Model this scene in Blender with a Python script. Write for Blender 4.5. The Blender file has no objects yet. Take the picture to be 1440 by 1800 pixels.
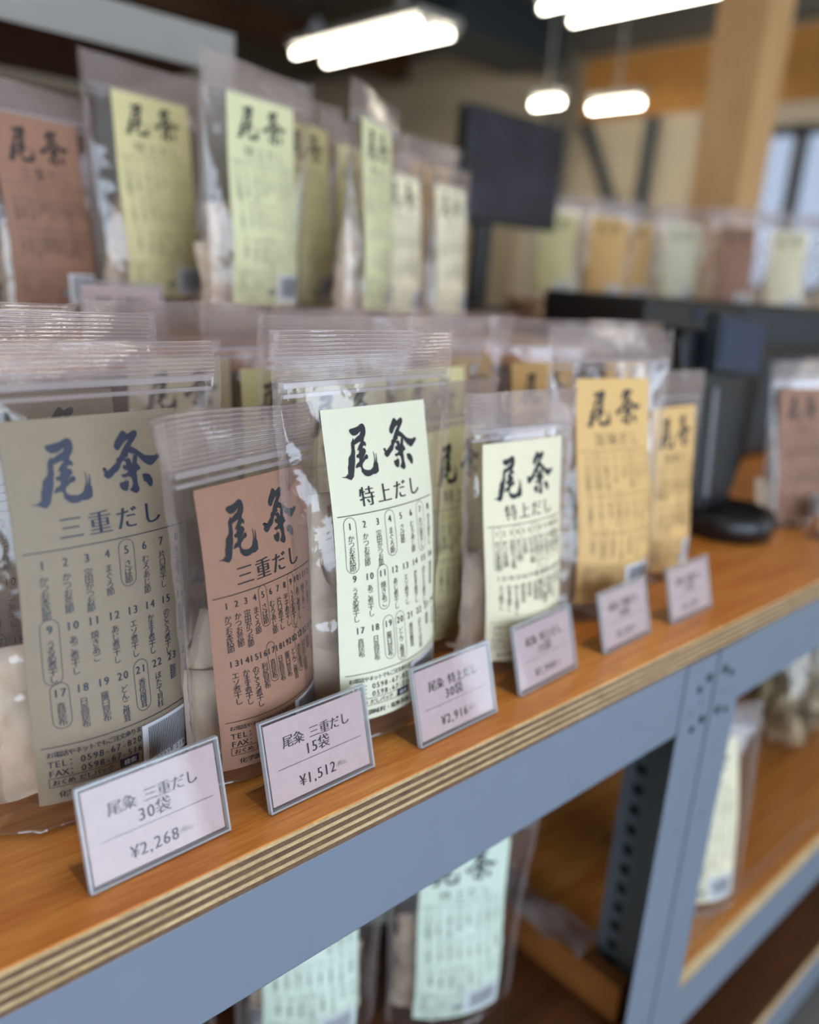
import bpy, bmesh, math, random
import numpy as np
from mathutils import Matrix, Vector

sc = bpy.context.scene
COL = sc.collection
# ------------------------------------------------------------------ camera
# world: x runs along the shelf, y goes back into it (front edge y=0), z=0 is the shelf top
FP, CX, CY = 1442.0, 720.0, 900.0
CAM = np.array([0.0, -0.3171, 0.30])
def cam_axes(yaw, pitch, roll):
    fw = np.array([math.cos(pitch)*math.cos(yaw), math.cos(pitch)*math.sin(yaw), math.sin(pitch)])
    rt = np.cross(fw, [0, 0, 1.0]); rt /= np.linalg.norm(rt); up = np.cross(rt, fw)
    c, s = math.cos(roll), math.sin(roll)
    return np.array([c*rt+s*up, -s*rt+c*up, fw])
AX = cam_axes(0.81011825, -0.2788782, 0.07167533)
cd = bpy.data.cameras.new('camera'); cam = bpy.data.objects.new('camera', cd); COL.objects.link(cam)
m = Matrix.Identity(4)
for i in range(3):
    m[i][0], m[i][1], m[i][2], m[i][3] = AX[0][i], AX[1][i], -AX[2][i], CAM[i]
cam.matrix_world = m
cd.sensor_fit = 'HORIZONTAL'; cd.sensor_width = 36.0; cd.lens = 36.0*FP/1440.0
cd.clip_start = 0.02; cd.clip_end = 100
cd.dof.use_dof = True; cd.dof.focus_distance = 0.475; cd.dof.aperture_fstop = 3.3
sc.camera = cam
def ray(px, py): return np.array([(px-CX)/FP, -(py-CY)/FP, 1.0]) @ AX
def on_z(px, py, z): d = ray(px, py); return CAM + d*(z-CAM[2])/d[2]
def on_y(px, py, y): d = ray(px, py); return CAM + d*(y-CAM[1])/d[1]
def on_x(px, py, x): d = ray(px, py); return CAM + d*(x-CAM[0])/d[0]

# ------------------------------------------------------------------ world, light, exposure
W = bpy.data.worlds.new('world'); sc.world = W; W.use_nodes = True
bg = W.node_tree.nodes['Background']
bg.inputs[0].default_value = (0.76, 0.865, 1.0, 1); bg.inputs[1].default_value = 6.5
vs = sc.view_settings
vs.view_transform = 'Standard'; vs.look = 'None'; vs.gamma = 1.0; vs.use_curve_mapping = False
vs.exposure = 0.16
sc.cycles.transparent_max_bounces = 40
sc.cycles.max_bounces = 6; sc.cycles.diffuse_bounces = 3; sc.cycles.glossy_bounces = 3
sc.cycles.caustics_reflective = False; sc.cycles.caustics_refractive = False
FLOOR = -0.95; CEIL = 2.0
XL, XR, YF, YB = -3.2, 5.0, -3.0, 7.0
# glazed openings of the shop front (behind the camera) and the side: x0,x1,z0,z1
FRONT_WIN = [(-2.9, -1.3, -0.85, 1.45), (-1.15, 0.2, -0.85, 1.45), (0.35, 1.75, -0.85, 1.45), (3.5, 4.7, -0.85, 1.45)]
def portal(name, loc, rot, sx, sy):
    l = bpy.data.lights.new(name, 'AREA'); l.shape = 'RECTANGLE'; l.size = sx; l.size_y = sy
    l.cycles.is_portal = True
    o = bpy.data.objects.new(name, l); COL.objects.link(o); o.location = loc; o.rotation_euler = rot
for (a, b, c, d) in FRONT_WIN:
    portal('window_daylight', ((a+b)/2, YF-0.05, (c+d)/2), (math.radians(90), 0, 0), b-a, d-c)

# ------------------------------------------------------------------ helpers
def lin(c):
    return tuple((x/255/12.92) if x/255 <= 0.04045 else ((x/255+0.055)/1.055)**2.4 for x in c)
MATS = {}
def nodes_of(name):
    mt = bpy.data.materials.new(name); mt.use_nodes = True
    nt = mt.node_tree; MATS[name] = mt
    return mt, nt, nt.nodes['Principled BSDF']
def mat(name, rgb, rough=0.6, metal=0.0, vary=0.06, scale=40.0, spec=0.5, emit=None, bump=0.0, stretch=(1, 1, 1), trans=0.0):
    """plain procedural material: colour broken up by noise, optional fine bump"""
    mt, nt, p = nodes_of(name)
    tc = nt.nodes.new('ShaderNodeTexCoord'); mp = nt.nodes.new('ShaderNodeMapping'); mp.inputs['Scale'].default_value = stretch
    nt.links.new(tc.outputs['Object'], mp.inputs[0])
    nz = nt.nodes.new('ShaderNodeTexNoise'); nz.inputs['Scale'].default_value = scale; nz.inputs['Detail'].default_value = 4
    nt.links.new(mp.outputs[0], nz.inputs['Vector'])
    rp = nt.nodes.new('ShaderNodeValToRGB'); c = lin(rgb)
    rp.color_ramp.elements[0].position = 0.3; rp.color_ramp.elements[1].position = 0.7
    rp.color_ramp.elements[0].color = (*[x*(1-vary) for x in c], 1); rp.color_ramp.elements[1].color = (*[min(1, x*(1+vary)) for x in c], 1)
    nt.links.new(nz.outputs['Fac'], rp.inputs[0]); nt.links.new(rp.outputs[0], p.inputs['Base Color'])
    p.inputs['Roughness'].default_value = rough; p.inputs['Metallic'].default_value = metal
    p.inputs['Specular IOR Level'].default_value = spec
    if trans: p.inputs['Transmission Weight'].default_value = trans
    if bump:
        bn = nt.nodes.new('ShaderNodeBump'); bn.inputs['Strength'].default_value = bump; bn.inputs['Distance'].default_value = 0.001
        nt.links.new(nz.outputs['Fac'], bn.inputs['Height']); nt.links.new(bn.outputs[0], p.inputs['Normal'])
    if emit:
        p.inputs['Emission Color'].default_value = (*lin(rgb), 1); p.inputs['Emission Strength'].default_value = emit
    return mt
def wood(name, dark, light, scale=6.0, stretch=(1, 14, 14), rough=0.35, bump=0.15):
    mt, nt, p = nodes_of(name)
    tc = nt.nodes.new('ShaderNodeTexCoord'); mp = nt.nodes.new('ShaderNodeMapping'); mp.inputs['Scale'].default_value = stretch
    nt.links.new(tc.outputs['Object'], mp.inputs[0])
    nz = nt.nodes.new('ShaderNodeTexNoise'); nz.inputs['Scale'].default_value = scale; nz.inputs['Detail'].default_value = 8; nz.inputs['Distortion'].default_value = 0.6
    nz2 = nt.nodes.new('ShaderNodeTexNoise'); nz2.inputs['Scale'].default_value = scale*9; nz2.inputs['Detail'].default_value = 6
    for n in (nz, nz2): nt.links.new(mp.outputs[0], n.inputs['Vector'])
    ad = nt.nodes.new('ShaderNodeMath'); ad.operation = 'MULTIPLY_ADD'; ad.inputs[1].default_value = 0.45
    nt.links.new(nz2.outputs['Fac'], ad.inputs[0]); 
    ml = nt.nodes.new('ShaderNodeMath'); ml.operation = 'MULTIPLY'; ml.inputs[1].default_value = 0.55
    nt.links.new(nz.outputs['Fac'], ml.inputs[0]); nt.links.new(ml.outputs[0], ad.inputs[2])
    rp = nt.nodes.new('ShaderNodeValToRGB'); rp.color_ramp.elements[0].position = 0.36; rp.color_ramp.elements[1].position = 0.66
    rp.color_ramp.elements[0].color = (*lin(dark), 1); rp.color_ramp.elements[1].color = (*lin(light), 1)
    nt.links.new(ad.outputs[0], rp.inputs[0]); nt.links.new(rp.outputs[0], p.inputs['Base Color'])
    p.inputs['Roughness'].default_value = rough
    bn = nt.nodes.new('ShaderNodeBump'); bn.inputs['Strength'].default_value = bump; bn.inputs['Distance'].default_value = 0.0006
    nt.links.new(ad.outputs[0], bn.inputs['Height']); nt.links.new(bn.outputs[0], p.inputs['Normal'])
    return mt
def film(name, haze, tint=(0.97, 0.955, 0.96), rough=0.08, nscale=60.0, bump=0.25, ribs=0.0, haze_col=(226, 210, 206), gloss=1.0):
    """thin clear plastic: straight-through transparency, a little scatter, fresnel gloss"""
    mt = bpy.data.materials.new(name); mt.use_nodes = True; nt = mt.node_tree; MATS[name] = mt
    nt.nodes.clear()
    N = nt.nodes.new; L = nt.links.new
    out = N('ShaderNodeOutputMaterial'); tr = N('ShaderNodeBsdfTransparent'); tr.inputs[0].default_value = (*tint, 1)
    df = N('ShaderNodeBsdfDiffuse'); df.inputs[0].default_value = (*lin(haze_col), 1)
    tl = N('ShaderNodeBsdfTranslucent'); tl.inputs[0].default_value = (*lin(haze_col), 1)
    dm = N('ShaderNodeMixShader'); dm.inputs[0].default_value = 0.4; L(df.outputs[0], dm.inputs[1]); L(tl.outputs[0], dm.inputs[2])
    gl = N('ShaderNodeBsdfGlossy'); gl.inputs['Roughness'].default_value = rough
    tc = N('ShaderNodeTexCoord'); nz = N('ShaderNodeTexNoise'); nz.inputs['Scale'].default_value = nscale; nz.inputs['Detail'].default_value = 3
    nz.inputs['Distortion'].default_value = 0.8
    L(tc.outputs['Object'], nz.inputs['Vector'])
    bn = N('ShaderNodeBump'); bn.inputs['Strength'].default_value = bump; bn.inputs['Distance'].default_value = 0.004
    L(nz.outputs['Fac'], bn.inputs['Height'])
    last = bn
    hz = N('ShaderNodeValue'); hz.outputs[0].default_value = haze; hsock = hz.outputs[0]
    if ribs:
        wv = N('ShaderNodeTexWave'); wv.wave_type = 'BANDS'; wv.bands_direction = 'Z'; wv.inputs['Scale'].default_value = ribs
        wv.inputs['Distortion'].default_value = 0.15; L(tc.outputs['Object'], wv.inputs['Vector'])
        b2 = N('ShaderNodeBump'); b2.inputs['Strength'].default_value = 0.7; b2.inputs['Distance'].default_value = 0.0008
        L(wv.outputs['Fac'], b2.inputs['Height']); L(bn.outputs[0], b2.inputs['Normal']); last = b2
        pw = N('ShaderNodeMath'); pw.operation = 'POWER'; pw.inputs[1].default_value = 4.0; L(wv.outputs['Fac'], pw.inputs[0])
        ma = N('ShaderNodeMath'); ma.operation = 'MULTIPLY_ADD'; ma.inputs[1].default_value = 0.22; ma.inputs[2].default_value = haze
        L(pw.outputs[0], ma.inputs[0]); hsock = ma.outputs[0]
    for n in (gl, df): L(last.outputs[0], n.inputs['Normal'])
    fr = N('ShaderNodeFresnel'); L(last.outputs[0], fr.inputs['Normal'])
    ge = N('ShaderNodeNewGeometry'); io = N('ShaderNodeMapRange')     # same reflectance from both sides of the thin sheet
    io.inputs['To Min'].default_value = 1.5; io.inputs['To Max'].default_value = 1/1.5
    L(ge.outputs['Backfacing'], io.inputs['Value']); L(io.outputs[0], fr.inputs['IOR'])
    gm = N('ShaderNodeMath'); gm.operation = 'MULTIPLY'; gm.inputs[1].default_value = gloss; gm.use_clamp = True; L(fr.outputs[0], gm.inputs[0])
    m1 = N('ShaderNodeMixShader'); L(hsock, m1.inputs[0]); L(tr.outputs[0], m1.inputs[1]); L(dm.outputs[0], m1.inputs[2])
    m2 = N('ShaderNodeMixShader'); L(gm.outputs[0], m2.inputs[0]); L(m1.outputs[0], m2.inputs[1]); L(gl.outputs[0], m2.inputs[2])
    L(m2.outputs[0], out.inputs[0])
    return mt

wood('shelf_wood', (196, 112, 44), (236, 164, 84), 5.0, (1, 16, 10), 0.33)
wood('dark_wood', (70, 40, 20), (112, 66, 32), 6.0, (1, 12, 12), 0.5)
wood('mid_wood', (120, 72, 32), (160, 100, 48), 6.0, (12, 1, 12), 0.5)
wood('ply_light', (166, 136, 94), (212, 184, 138), 30.0, (1, 3, 3), 0.7)
wood('ply_dark', (84, 60, 44), (124, 94, 66), 60.0, (1.5, 2, 2), 0.8)
wood('pillar_wood', (198, 152, 102), (232, 188, 134), 5.0, (14, 14, 1), 0.6)
wood('panel_wood', (172, 116, 52), (212, 154, 80), 4.0, (8, 8, 1), 0.6)
mat('steel_grey', (116, 126, 140), 0.42, 0.0, 0.02, 30)
mat('hole_dark', (40, 44, 50), 0.8)
mat('black_plastic', (16, 18, 22), 0.35, vary=0.1)
mat('slate_plastic', (30, 38, 48), 0.45, vary=0.1)
mat('blue_screen', (24, 42, 72), 0.25)
mat('silver', (130, 132, 138), 0.35, 0.6)
mat('ink', (26, 28, 34), 0.55, vary=0.05)
mat('ink_blue', (40, 46, 66), 0.5, vary=0.05)
mat('ink_brown', (58, 40, 36), 0.55, vary=0.05)
mat('white_print', (225, 228, 235), 0.6, vary=0.01)
mat('paper_tan', (138, 124, 104), 0.62, vary=0.03, scale=120)
mat('paper_kraft', (148, 110, 90), 0.62, vary=0.03, scale=120)
mat('paper_green', (216, 215, 190), 0.62, vary=0.015, scale=120)
mat('paper_cream', (226, 218, 188), 0.62, vary=0.015, scale=120)
mat('paper_yellow', (210, 202, 152), 0.62, vary=0.02, scale=120)
mat('paper_orange', (216, 176, 114), 0.62, vary=0.02, scale=120)
mat('paper_lime', (210, 210, 168), 0.62, vary=0.02, scale=120)
mat('paper_mint', (208, 224, 206), 0.62, vary=0.015, scale=120)
mat('card_pink', (192, 168, 166), 0.6, vary=0.03, scale=200)
mat('packet', (214, 196, 172), 0.75, vary=0.16, scale=45, bump=0.5)
mat('flakes', (196, 178, 140), 0.8, vary=0.25, scale=60)
film('film', 0.035, rough=0.09, bump=0.3, nscale=26, gloss=1.9)
film('film_header', 0.2, ribs=136.0, bump=0.2, rough=0.1, gloss=1.6)
film('film_seal', 0.2, nscale=200, bump=0.3, rough=0.18)
film('zip_plastic', 0.42, nscale=30, bump=0.1, rough=0.15, haze_col=(226, 216, 216))
film('acrylic', 0.03, (0.98, 0.985, 0.99), 0.04, 8, 0.02, haze_col=(220, 226, 236), gloss=0.45)
film('acrylic_edge', 0.6, (1, 1, 1), 0.1, 8, 0.02, haze_col=(226, 232, 240))

class MB:
    """collects verts / faces with material slots"""
    def __init__(s): s.v = []; s.f = []; s.mi = []
    def add(s, verts, faces, mi=0):
        o = len(s.v); s.v += [tuple(map(float, p)) for p in verts]
        s.f += [tuple(int(i)+o for i in f) for f in faces]; s.mi += [mi]*len(faces)
        return s
    def box(s, x0, x1, y0, y1, z0, z1, mi=0):
        return s.add([(x0,y0,z0),(x1,y0,z0),(x1,y1,z0),(x0,y1,z0),(x0,y0,z1),(x1,y0,z1),(x1,y1,z1),(x0,y1,z1)],
              [(0,3,2,1),(4,5,6,7),(0,1,5,4),(1,2,6,5),(2,3,7,6),(3,0,4,7)], mi)
    def prism(s, pts, y0, y1, mi=0):
        """outline pts (x,z), extruded along y"""
        n = len(pts); v = [(p[0], y0, p[1]) for p in pts]+[(p[0], y1, p[1]) for p in pts]
        f = [tuple(range(n)), tuple(range(2*n-1, n-1, -1))]+[(i, i+n, (i+1) % n+n, (i+1) % n) for i in range(n)]
        return s.add(v, f, mi)
    def tube(s, a, b, r, n=16, mi=0, r2=None):
        a, b = Vector(a), Vector(b); d = (b-a).normalized(); q = d.to_track_quat('Z', 'Y'); r2 = r if r2 is None else r2
        v = []
        for c, rr in ((a, r), (b, r2)):
            for i in range(n):
                t = 2*math.pi*i/n; v.append(c+q @ Vector((rr*math.cos(t), rr*math.sin(t), 0)))
        f = [(i, (i+1) % n, (i+1) % n+n, i+n) for i in range(n)]+[tuple(range(n-1, -1, -1)), tuple(range(n, 2*n))]
        return s.add(v, f, mi)
    def lathe(s, prof, c, n=32, mi=0, sx=1.0, sy=1.0):
        v = []; f = []
        for (r, z) in prof:
            for i in range(n):
                t = 2*math.pi*i/n; v.append((c[0]+r*sx*math.cos(t), c[1]+r*sy*math.sin(t), c[2]+z))
        for k in range(len(prof)-1):
            for i in range(n): f.append((k*n+i, k*n+(i+1) % n, (k+1)*n+(i+1) % n, (k+1)*n+i))
        f.append(tuple(range(n-1, -1, -1))); f.append(tuple(range((len(prof)-1)*n, len(prof)*n)))
        return s.add(v, f, mi)
    def mesh(s, name, mats, smooth=False, bevel=0.0):
        me = bpy.data.meshes.new(name); me.from_pydata(s.v, [], s.f)
        for mm in (mats if isinstance(mats, (list, tuple)) else [mats]): me.materials.append(MATS[mm])
        if len(set(s.mi)) > 1: me.polygons.foreach_set('material_index', s.mi)
        if bevel:
            bm = bmesh.new(); bm.from_mesh(me); bmesh.ops.bevel(bm, geom=bm.edges[:], offset=bevel, segments=2, affect='EDGES', profile=0.5)
            bm.to_mesh(me); bm.free()
        if smooth: me.polygons.foreach_set('use_smooth', [True]*len(me.polygons))
        me.update(); return me
    def obj(s, name, mats, parent=None, smooth=False, bevel=0.0):
        return link(name, s.mesh(name, mats, smooth, bevel), parent)
def link(name, data, parent=None, loc=None, rot=None):
    o = bpy.data.objects.new(name, data); COL.objects.link(o)
    if parent is not None: o.parent = parent
    if loc is not None: o.location = loc
    if rot is not None: o.rotation_euler = rot
    return o
def thing(name, label, cat, loc=(0, 0, 0), rotz=0.0, group=None):
    o = link(name, None, None, loc, (0, 0, rotz)); o.empty_display_size = 0.02
    return tag(o, label, cat, group)
def tag(o, label, cat, group=None):
    o['label'] = label; o['category'] = cat
    if group: o['group'] = group
    return o
def struct(o): o['kind'] = 'structure'; return o
def grid(nu, nv):
    return [(j*(nu+1)+i, j*(nu+1)+i+1, (j+1)*(nu+1)+i+1, (j+1)*(nu+1)+i) for j in range(nv) for i in range(nu)]

# ------------------------------------------------------------------ the room
t = 0.12
struct(MB().box(XL, XR, YF-1.0, YB, FLOOR-0.1, FLOOR).obj('floor', 'floor_concrete' if mat('floor_concrete', (120, 118, 116), 0.6, vary=0.12, scale=6) else None))
mat('wall_beige', (206, 192, 168), 0.85, vary=0.03, scale=3)
mat('ceiling_dark', (104, 98, 84), 0.9, vary=0.1, scale=3)
mat('beam_brown', (74, 44, 14), 0.7, vary=0.15, scale=4)
mat('beam_slate', (52, 60, 66), 0.5, vary=0.06)
mat('beam_grey', (112, 108, 98), 0.6, vary=0.06)
struct(MB().box(XL, XR, YF, YB, CEIL, CEIL+0.1).obj('ceiling', 'ceiling_dark'))
struct(MB().box(XL-t, XL, YF, YB, FLOOR, CEIL).obj('wall_left', 'wall_beige'))
struct(MB().box(XL, XR, YB, YB+t, FLOOR, CEIL).obj('wall_back', 'wall_beige'))
# front wall with glazed openings
b = MB(); zs0, zs1 = FRONT_WIN[0][2], FRONT_WIN[0][3]
b.box(XL, XR, YF-t, YF, FLOOR, zs0).box(XL, XR, YF-t, YF, zs1, CEIL)
xs = [XL]+[v for w_ in FRONT_WIN for v in w_[:2]]+[XR]
for i in range(0, len(xs), 2): b.box(xs[i], xs[i+1], YF-t, YF, zs0, zs1)
struct(b.obj('wall_front', 'wall_beige'))
mat('window_frame', (92, 94, 98), 0.5)
film('pane_glass', 0.0, (0.97, 0.985, 1.0), 0.01, 4, 0.0)
def window(name, make, ):
    o = make; struct(o); return o
for k, (x0, x1, z0, z1) in enumerate(FRONT_WIN):
    e = struct(link('window_%d' % (k+1), None))
    for (a, bb, c, d) in ((x0, x1, z0, z0+.05), (x0, x1, z1-.05, z1), (x0, x0+.05, z0+.05, z1-.05), (x1-.05, x1, z0+.05, z1-.05)):
        MB().box(a, bb, YF-.09, YF-.03, c, d).obj('window_frame', 'window_frame', e)
    MB().box(x0+.05, x1-.05, YF-.065, YF-.06, z0+.05, z1-.05).obj('pane', 'pane_glass', e)
# right wall (x = XR) with a window and a boarded band above
wy0, wy1, wz0, wz1 = 0.9, 2.28, 0.35, 1.28
b = MB()
b.box(XR, XR+t, YF, wy0, FLOOR, CEIL).box(XR, XR+t, wy1, YB, FLOOR, CEIL).box(XR, XR+t, wy0, wy1, FLOOR, wz0).box(XR, XR+t, wy0, wy1, wz1, CEIL)
wr = struct(b.obj('wall_right', 'wall_beige'))
bw = 0.105
y = -0.5
k = 0
while y < 3.44:
    MB().box(XR-.03-.004*(k % 2), XR, y+.004, y+bw-.004, 1.40, 1.78).obj('plank', 'panel_wood', wr); y += bw; k += 1
e = struct(link('window_5', None))
for (a, bb, c, d) in ((wy0, wy1, wz0, wz0+.05), (wy0, wy1, wz1-.05, wz1), (wy0, wy0+.05, wz0, wz1), (wy1-.05, wy1, wz0, wz1), (1.93, 2.0, wz0, wz1)):
    MB().box(XR+.02, XR+.08, a, bb, c, d).obj('window_frame', 'window_frame', e)
film('pane_tint', 0.0, (0.30, 0.31, 0.33), 0.01, 4, 0.0)
MB().box(XR+.05, XR+.055, wy0+.05, 1.93, wz0+.05, wz1-.05).obj('pane', 'pane_tint', e)
MB().box(XR+.05, XR+.055, 2.0, wy1-.05, wz0+.05, wz1-.05).obj('pane', 'pane_tint', e)
portal('window_daylight', (XR+.1, (wy0+wy1)/2, (wz0+wz1)/2), (0, math.radians(90), 0), wz1-wz0, wy1-wy0)
# ceiling beams
def beam(name, box, m_, label):
    return tag(MB().box(*box).obj(name, m_, bevel=0.004), label, 'beam')
beam('trim_beam', (XR-.16, XR-.03, -.6, 3.5, 1.80, 1.98), 'beam_grey', 'pale grey trim beam above the orange boarded band on the far wall')
for k, (yy, lab) in enumerate(((1.2, 'brown wooden ceiling beam above the wooden pillar'), (5.1, 'brown wooden ceiling beam behind the paired tube lights'))):
    beam('ceiling_beam', (XL+.05, XR-.2, yy, yy+.16, CEIL-.2, CEIL), 'beam_brown', lab)
beam('air_duct', (3.75, 4.75, 3.5, 4.0, 1.70, CEIL), 'beam_slate', 'dark slate boxed duct hanging under the ceiling by the tube lights')
beam('steel_column', (4.78, 4.90, 3.52, 3.64, FLOOR, CEIL), 'beam_grey', 'grey steel column at the end of the slate duct')
def strut(p0, p1, r, label):
    p0, p1 = np.array(p0), np.array(p1); d_ = (p1-p0)/(p1[2]-p0[2]); p0, p1 = p0+d_*(1.38-p0[2]), p1+d_*(.665-p1[2])
    tag(MB().tube(p0, p1, r, 8).obj('steel_brace', 'beam_slate'), label, 'brace', 'slanting braces by the far wall')
P = on_x
strut(P(1000, 130, 4.93), P(1065, 330, 4.93), .04, 'slanting dark steel brace running down beside the grey column')
strut(P(1150, 190, 4.93), P(1128, 330, 4.93), .04, 'steep dark steel brace below the orange boarded band')
tag(MB().box(XR-.6, XR-.005, 2.4, 3.48, FLOOR, .63).obj('back_counter', 'wall_beige', bevel=0.01), 'pale cream counter against the far wall below the braces', 'counter')
# pillar
pc = CAM + ray(1278, 330)*3.0
pr_ = thing('wooden_pillar', 'square light wooden pillar rising behind the far row of pouches', 'pillar', (pc[0], pc[1], FLOOR), math.radians(2))
MB().box(-.095, .095, -.095, .095, .02, CEIL-FLOOR).obj('post', 'pillar_wood', pr_, bevel=0.006)
MB().box(-.11, .11, -.11, .11, 0, .12).obj('foot_block', 'dark_wood', pr_, bevel=0.004)
# fluorescent lights (pairs of tubes)
mat('tube', (255, 246, 228), 0.4, vary=0.0, emit=17.0)
mat('fixture', (190, 190, 184), 0.5)
def tube_light(x, y0, y1, z, label, dx=.24):
    o = thing('ceiling_light', label, 'light', (x, y0, z), 0, 'paired tube lights under the ceiling')
    for s in (0, dx):
        MB().tube((s, 0.02, 0), (s, y1-y0-.02, 0), .015, 12).obj('tube', 'tube', o, True)
    MB().box(-.05, dx+.05, 0, y1-y0, .035, .075).obj('fixture', 'fixture', o, bevel=.006)
    for s in (0, dx):
        for q in (0, y1-y0-.02): MB().box(s-.015, s+.015, q, q+.02, -.015, .035).obj('socket', 'fixture', o)
    MB().box(dx/2-.02, dx/2+.02, .3, .34, .075, CEIL-z).obj('hanger', 'fixture', o)
tube_light(3.25, 3.26, 4.44, 1.58, 'paired white tube light hanging by the slate duct')
tube_light(3.42, 1.62, 2.62, 1.58, 'paired white tube light hanging nearest the wooden pillar')
for (x_, y_, lab) in ((.6, 1.4, 'added out-of-frame tube light pair over the plywood shelves'), (.6, -.9, 'added out-of-frame tube light pair over the aisle before the plywood shelves'), (-1.6, -.9, 'added out-of-frame tube light pair over the aisle by the left wall'), (2.6, -.9, 'added out-of-frame tube light pair over the aisle by the right wall'), (-1.2, 1.4, 'added out-of-frame tube light pair over the tall grey rack')):
    tube_light(x_, y_, y_+1.18, 1.58, lab)  # extra pairs outside the frame, added to brighten the shelf top
for (px, py, X, ln, lab) in ((962, 182, 4.2, .20, 'short lit tube light seen beside the top of the monitor'), (1082, 186, 4.4, .34, 'lit tube light hanging below the orange boarded band')):
    p = on_x(px, py, X)
    o = thing('ceiling_light', lab, 'light', (p[0], p[1], p[2]), 0, 'lone tube lights')
    MB().tube((0, -ln/2, 0), (0, ln/2, 0), .02, 12).obj('tube', 'tube', o, True)
    MB().box(-.05, .05, -ln/2, ln/2, .03, .07).obj('fixture', 'fixture', o)
    MB().box(-.005, .005, -.005, .005, .07, CEIL-p[2]).obj('hanger', 'fixture', o)
p = on_y(557, 57, 4.2); o = thing('pendant_bulb', 'small round white bulb hanging above the paired tube light', 'light', tuple(p))
MB().lathe([(.002, -.055), (.035, -.045), (.05, -.01), (.045, .02), (.025, .045), (.018, .07)], (0, 0, 0), 20).obj('bulb', 'tube' if 0 else 'white_print', o, True)
MB().tube((0, 0, .07), (0, 0, CEIL-p[2]), .006, 8).obj('cord', 'black_plastic', o)

# ------------------------------------------------------------------ shelf boards (plywood) and steel rack
TH = 0.0254
def board(name, x0, x1, y0, y1, z1, label, layers=9, th=TH):
    o = thing(name, label, 'shelf board', ((x0+x1)/2, y0, z1-th))
    hx = (x1-x0)/2; d = y1-y0; rnd = random.Random(int(x0*100)+7)
    z = 0.0; hts = [th*.105]*(layers-1)
    for i in range(layers-1):
        hgt = (th-.0012)/(layers-1)
        off = 0.0004 if i % 2 else 0.0
        MB().box(-hx, hx, off, d, z, z+hgt).obj('ply_layer', 'ply_light' if i % 2 else 'ply_dark', o); z += hgt
    MB().box(-hx, hx, 0.0001, d, z, th).obj('top_veneer', 'shelf_wood', o)
    return o
JX = 0.729
board('shelf_board', -.95, JX-.0006, 0, .75, 0, 'orange plywood shelf board with striped edge under the front row of pouches')
board('shelf_board', JX+.0006, 1.9, 0, .75, 0, 'orange plywood shelf board with striped edge under the black tablet stand')
GR = 'steel racks side by side'
BZ0, BZ1 = -.0985, -TH
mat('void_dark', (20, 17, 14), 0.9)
def rack(x0, x1, label, lower):
    o = thing('steel_rack', label, 'shelf rack', ((x0+x1)/2, 0, FLOOR), 0, GR)
    ox = (x0+x1)/2
    def part(n, m_, *bx, bev=.0012):
        a = list(bx); a[0] -= ox; a[1] -= ox; a[4] -= FLOOR; a[5] -= FLOOR
        return MB().box(*a).obj(n, m_, o, bevel=bev)
    for zt in [BZ1]+lower:
        part('front_beam', 'steel_grey', x0+.001, x1-.001, .0006, .0022, zt-.073, zt)
        part('beam_flange', 'steel_grey', x0+.003, x1-.003, .0024, .03, zt-.0716, zt-.07)
        part('rear_beam', 'steel_grey', x0+.003, x1-.003, .745, .747, zt-.073, zt)
    part('void_backdrop', 'void_dark', x0+.004, x1-.004, .7475, .751, FLOOR+.02, -.05)  # near-black sheet: the deep shade of the lower bays put into colour
    for side in (0, 1):
        xa = x0 if side == 0 else x1-.058
        part('post', 'steel_grey', xa, xa+.058, -.0012, .0004, FLOOR, BZ1-.0005)
        xf = x0+.0002 if side == 0 else x1-.0022
        fl = part('post_flange', 'steel_grey', xf, xf+.002, .0006, .078, FLOOR, BZ1-.0005, bev=.0005)
        part('rear_post', 'steel_grey', xf, xf+.002, .67, .745, FLOOR, BZ1-.0005, bev=.0005)
        zz = -.13
        xin = xf+.0021 if side == 0 else xf-.0003
        while zz > -.62:
            a = [xin-ox, xin+.0002-ox, .052, .064, zz-.0125-FLOOR, zz-FLOOR]
            MB().box(*a).obj('slot', 'hole_dark', o); zz -= .0255
        # bolts and small holes near the beam joint
        for (dx, dz, r) in ((.014, -.05, .0045), (.030, -.058, .0035), (.014, -.095, .0045), (.032, -.10, .0035), (.020, -.075, .0025), (.04, -.08, .0025), (.024, -.22, .003)):
            bx_ = (x1-dx) if side else (x0+dx)
            MB().tube((bx_-ox, -.0012, dz-FLOOR), (bx_-ox, -.0026, dz-FLOOR), r, 12).obj('rivet', 'hole_dark' if r > .003 else 'steel_grey', o)
    return o
rack(-.95, JX-.0018, 'blue-grey steel rack carrying the front row of pouches', [-.495])
rack(JX+.0018, 1.9, 'blue-grey steel rack below the black tablet stand', [-.48, -.77])
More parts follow.
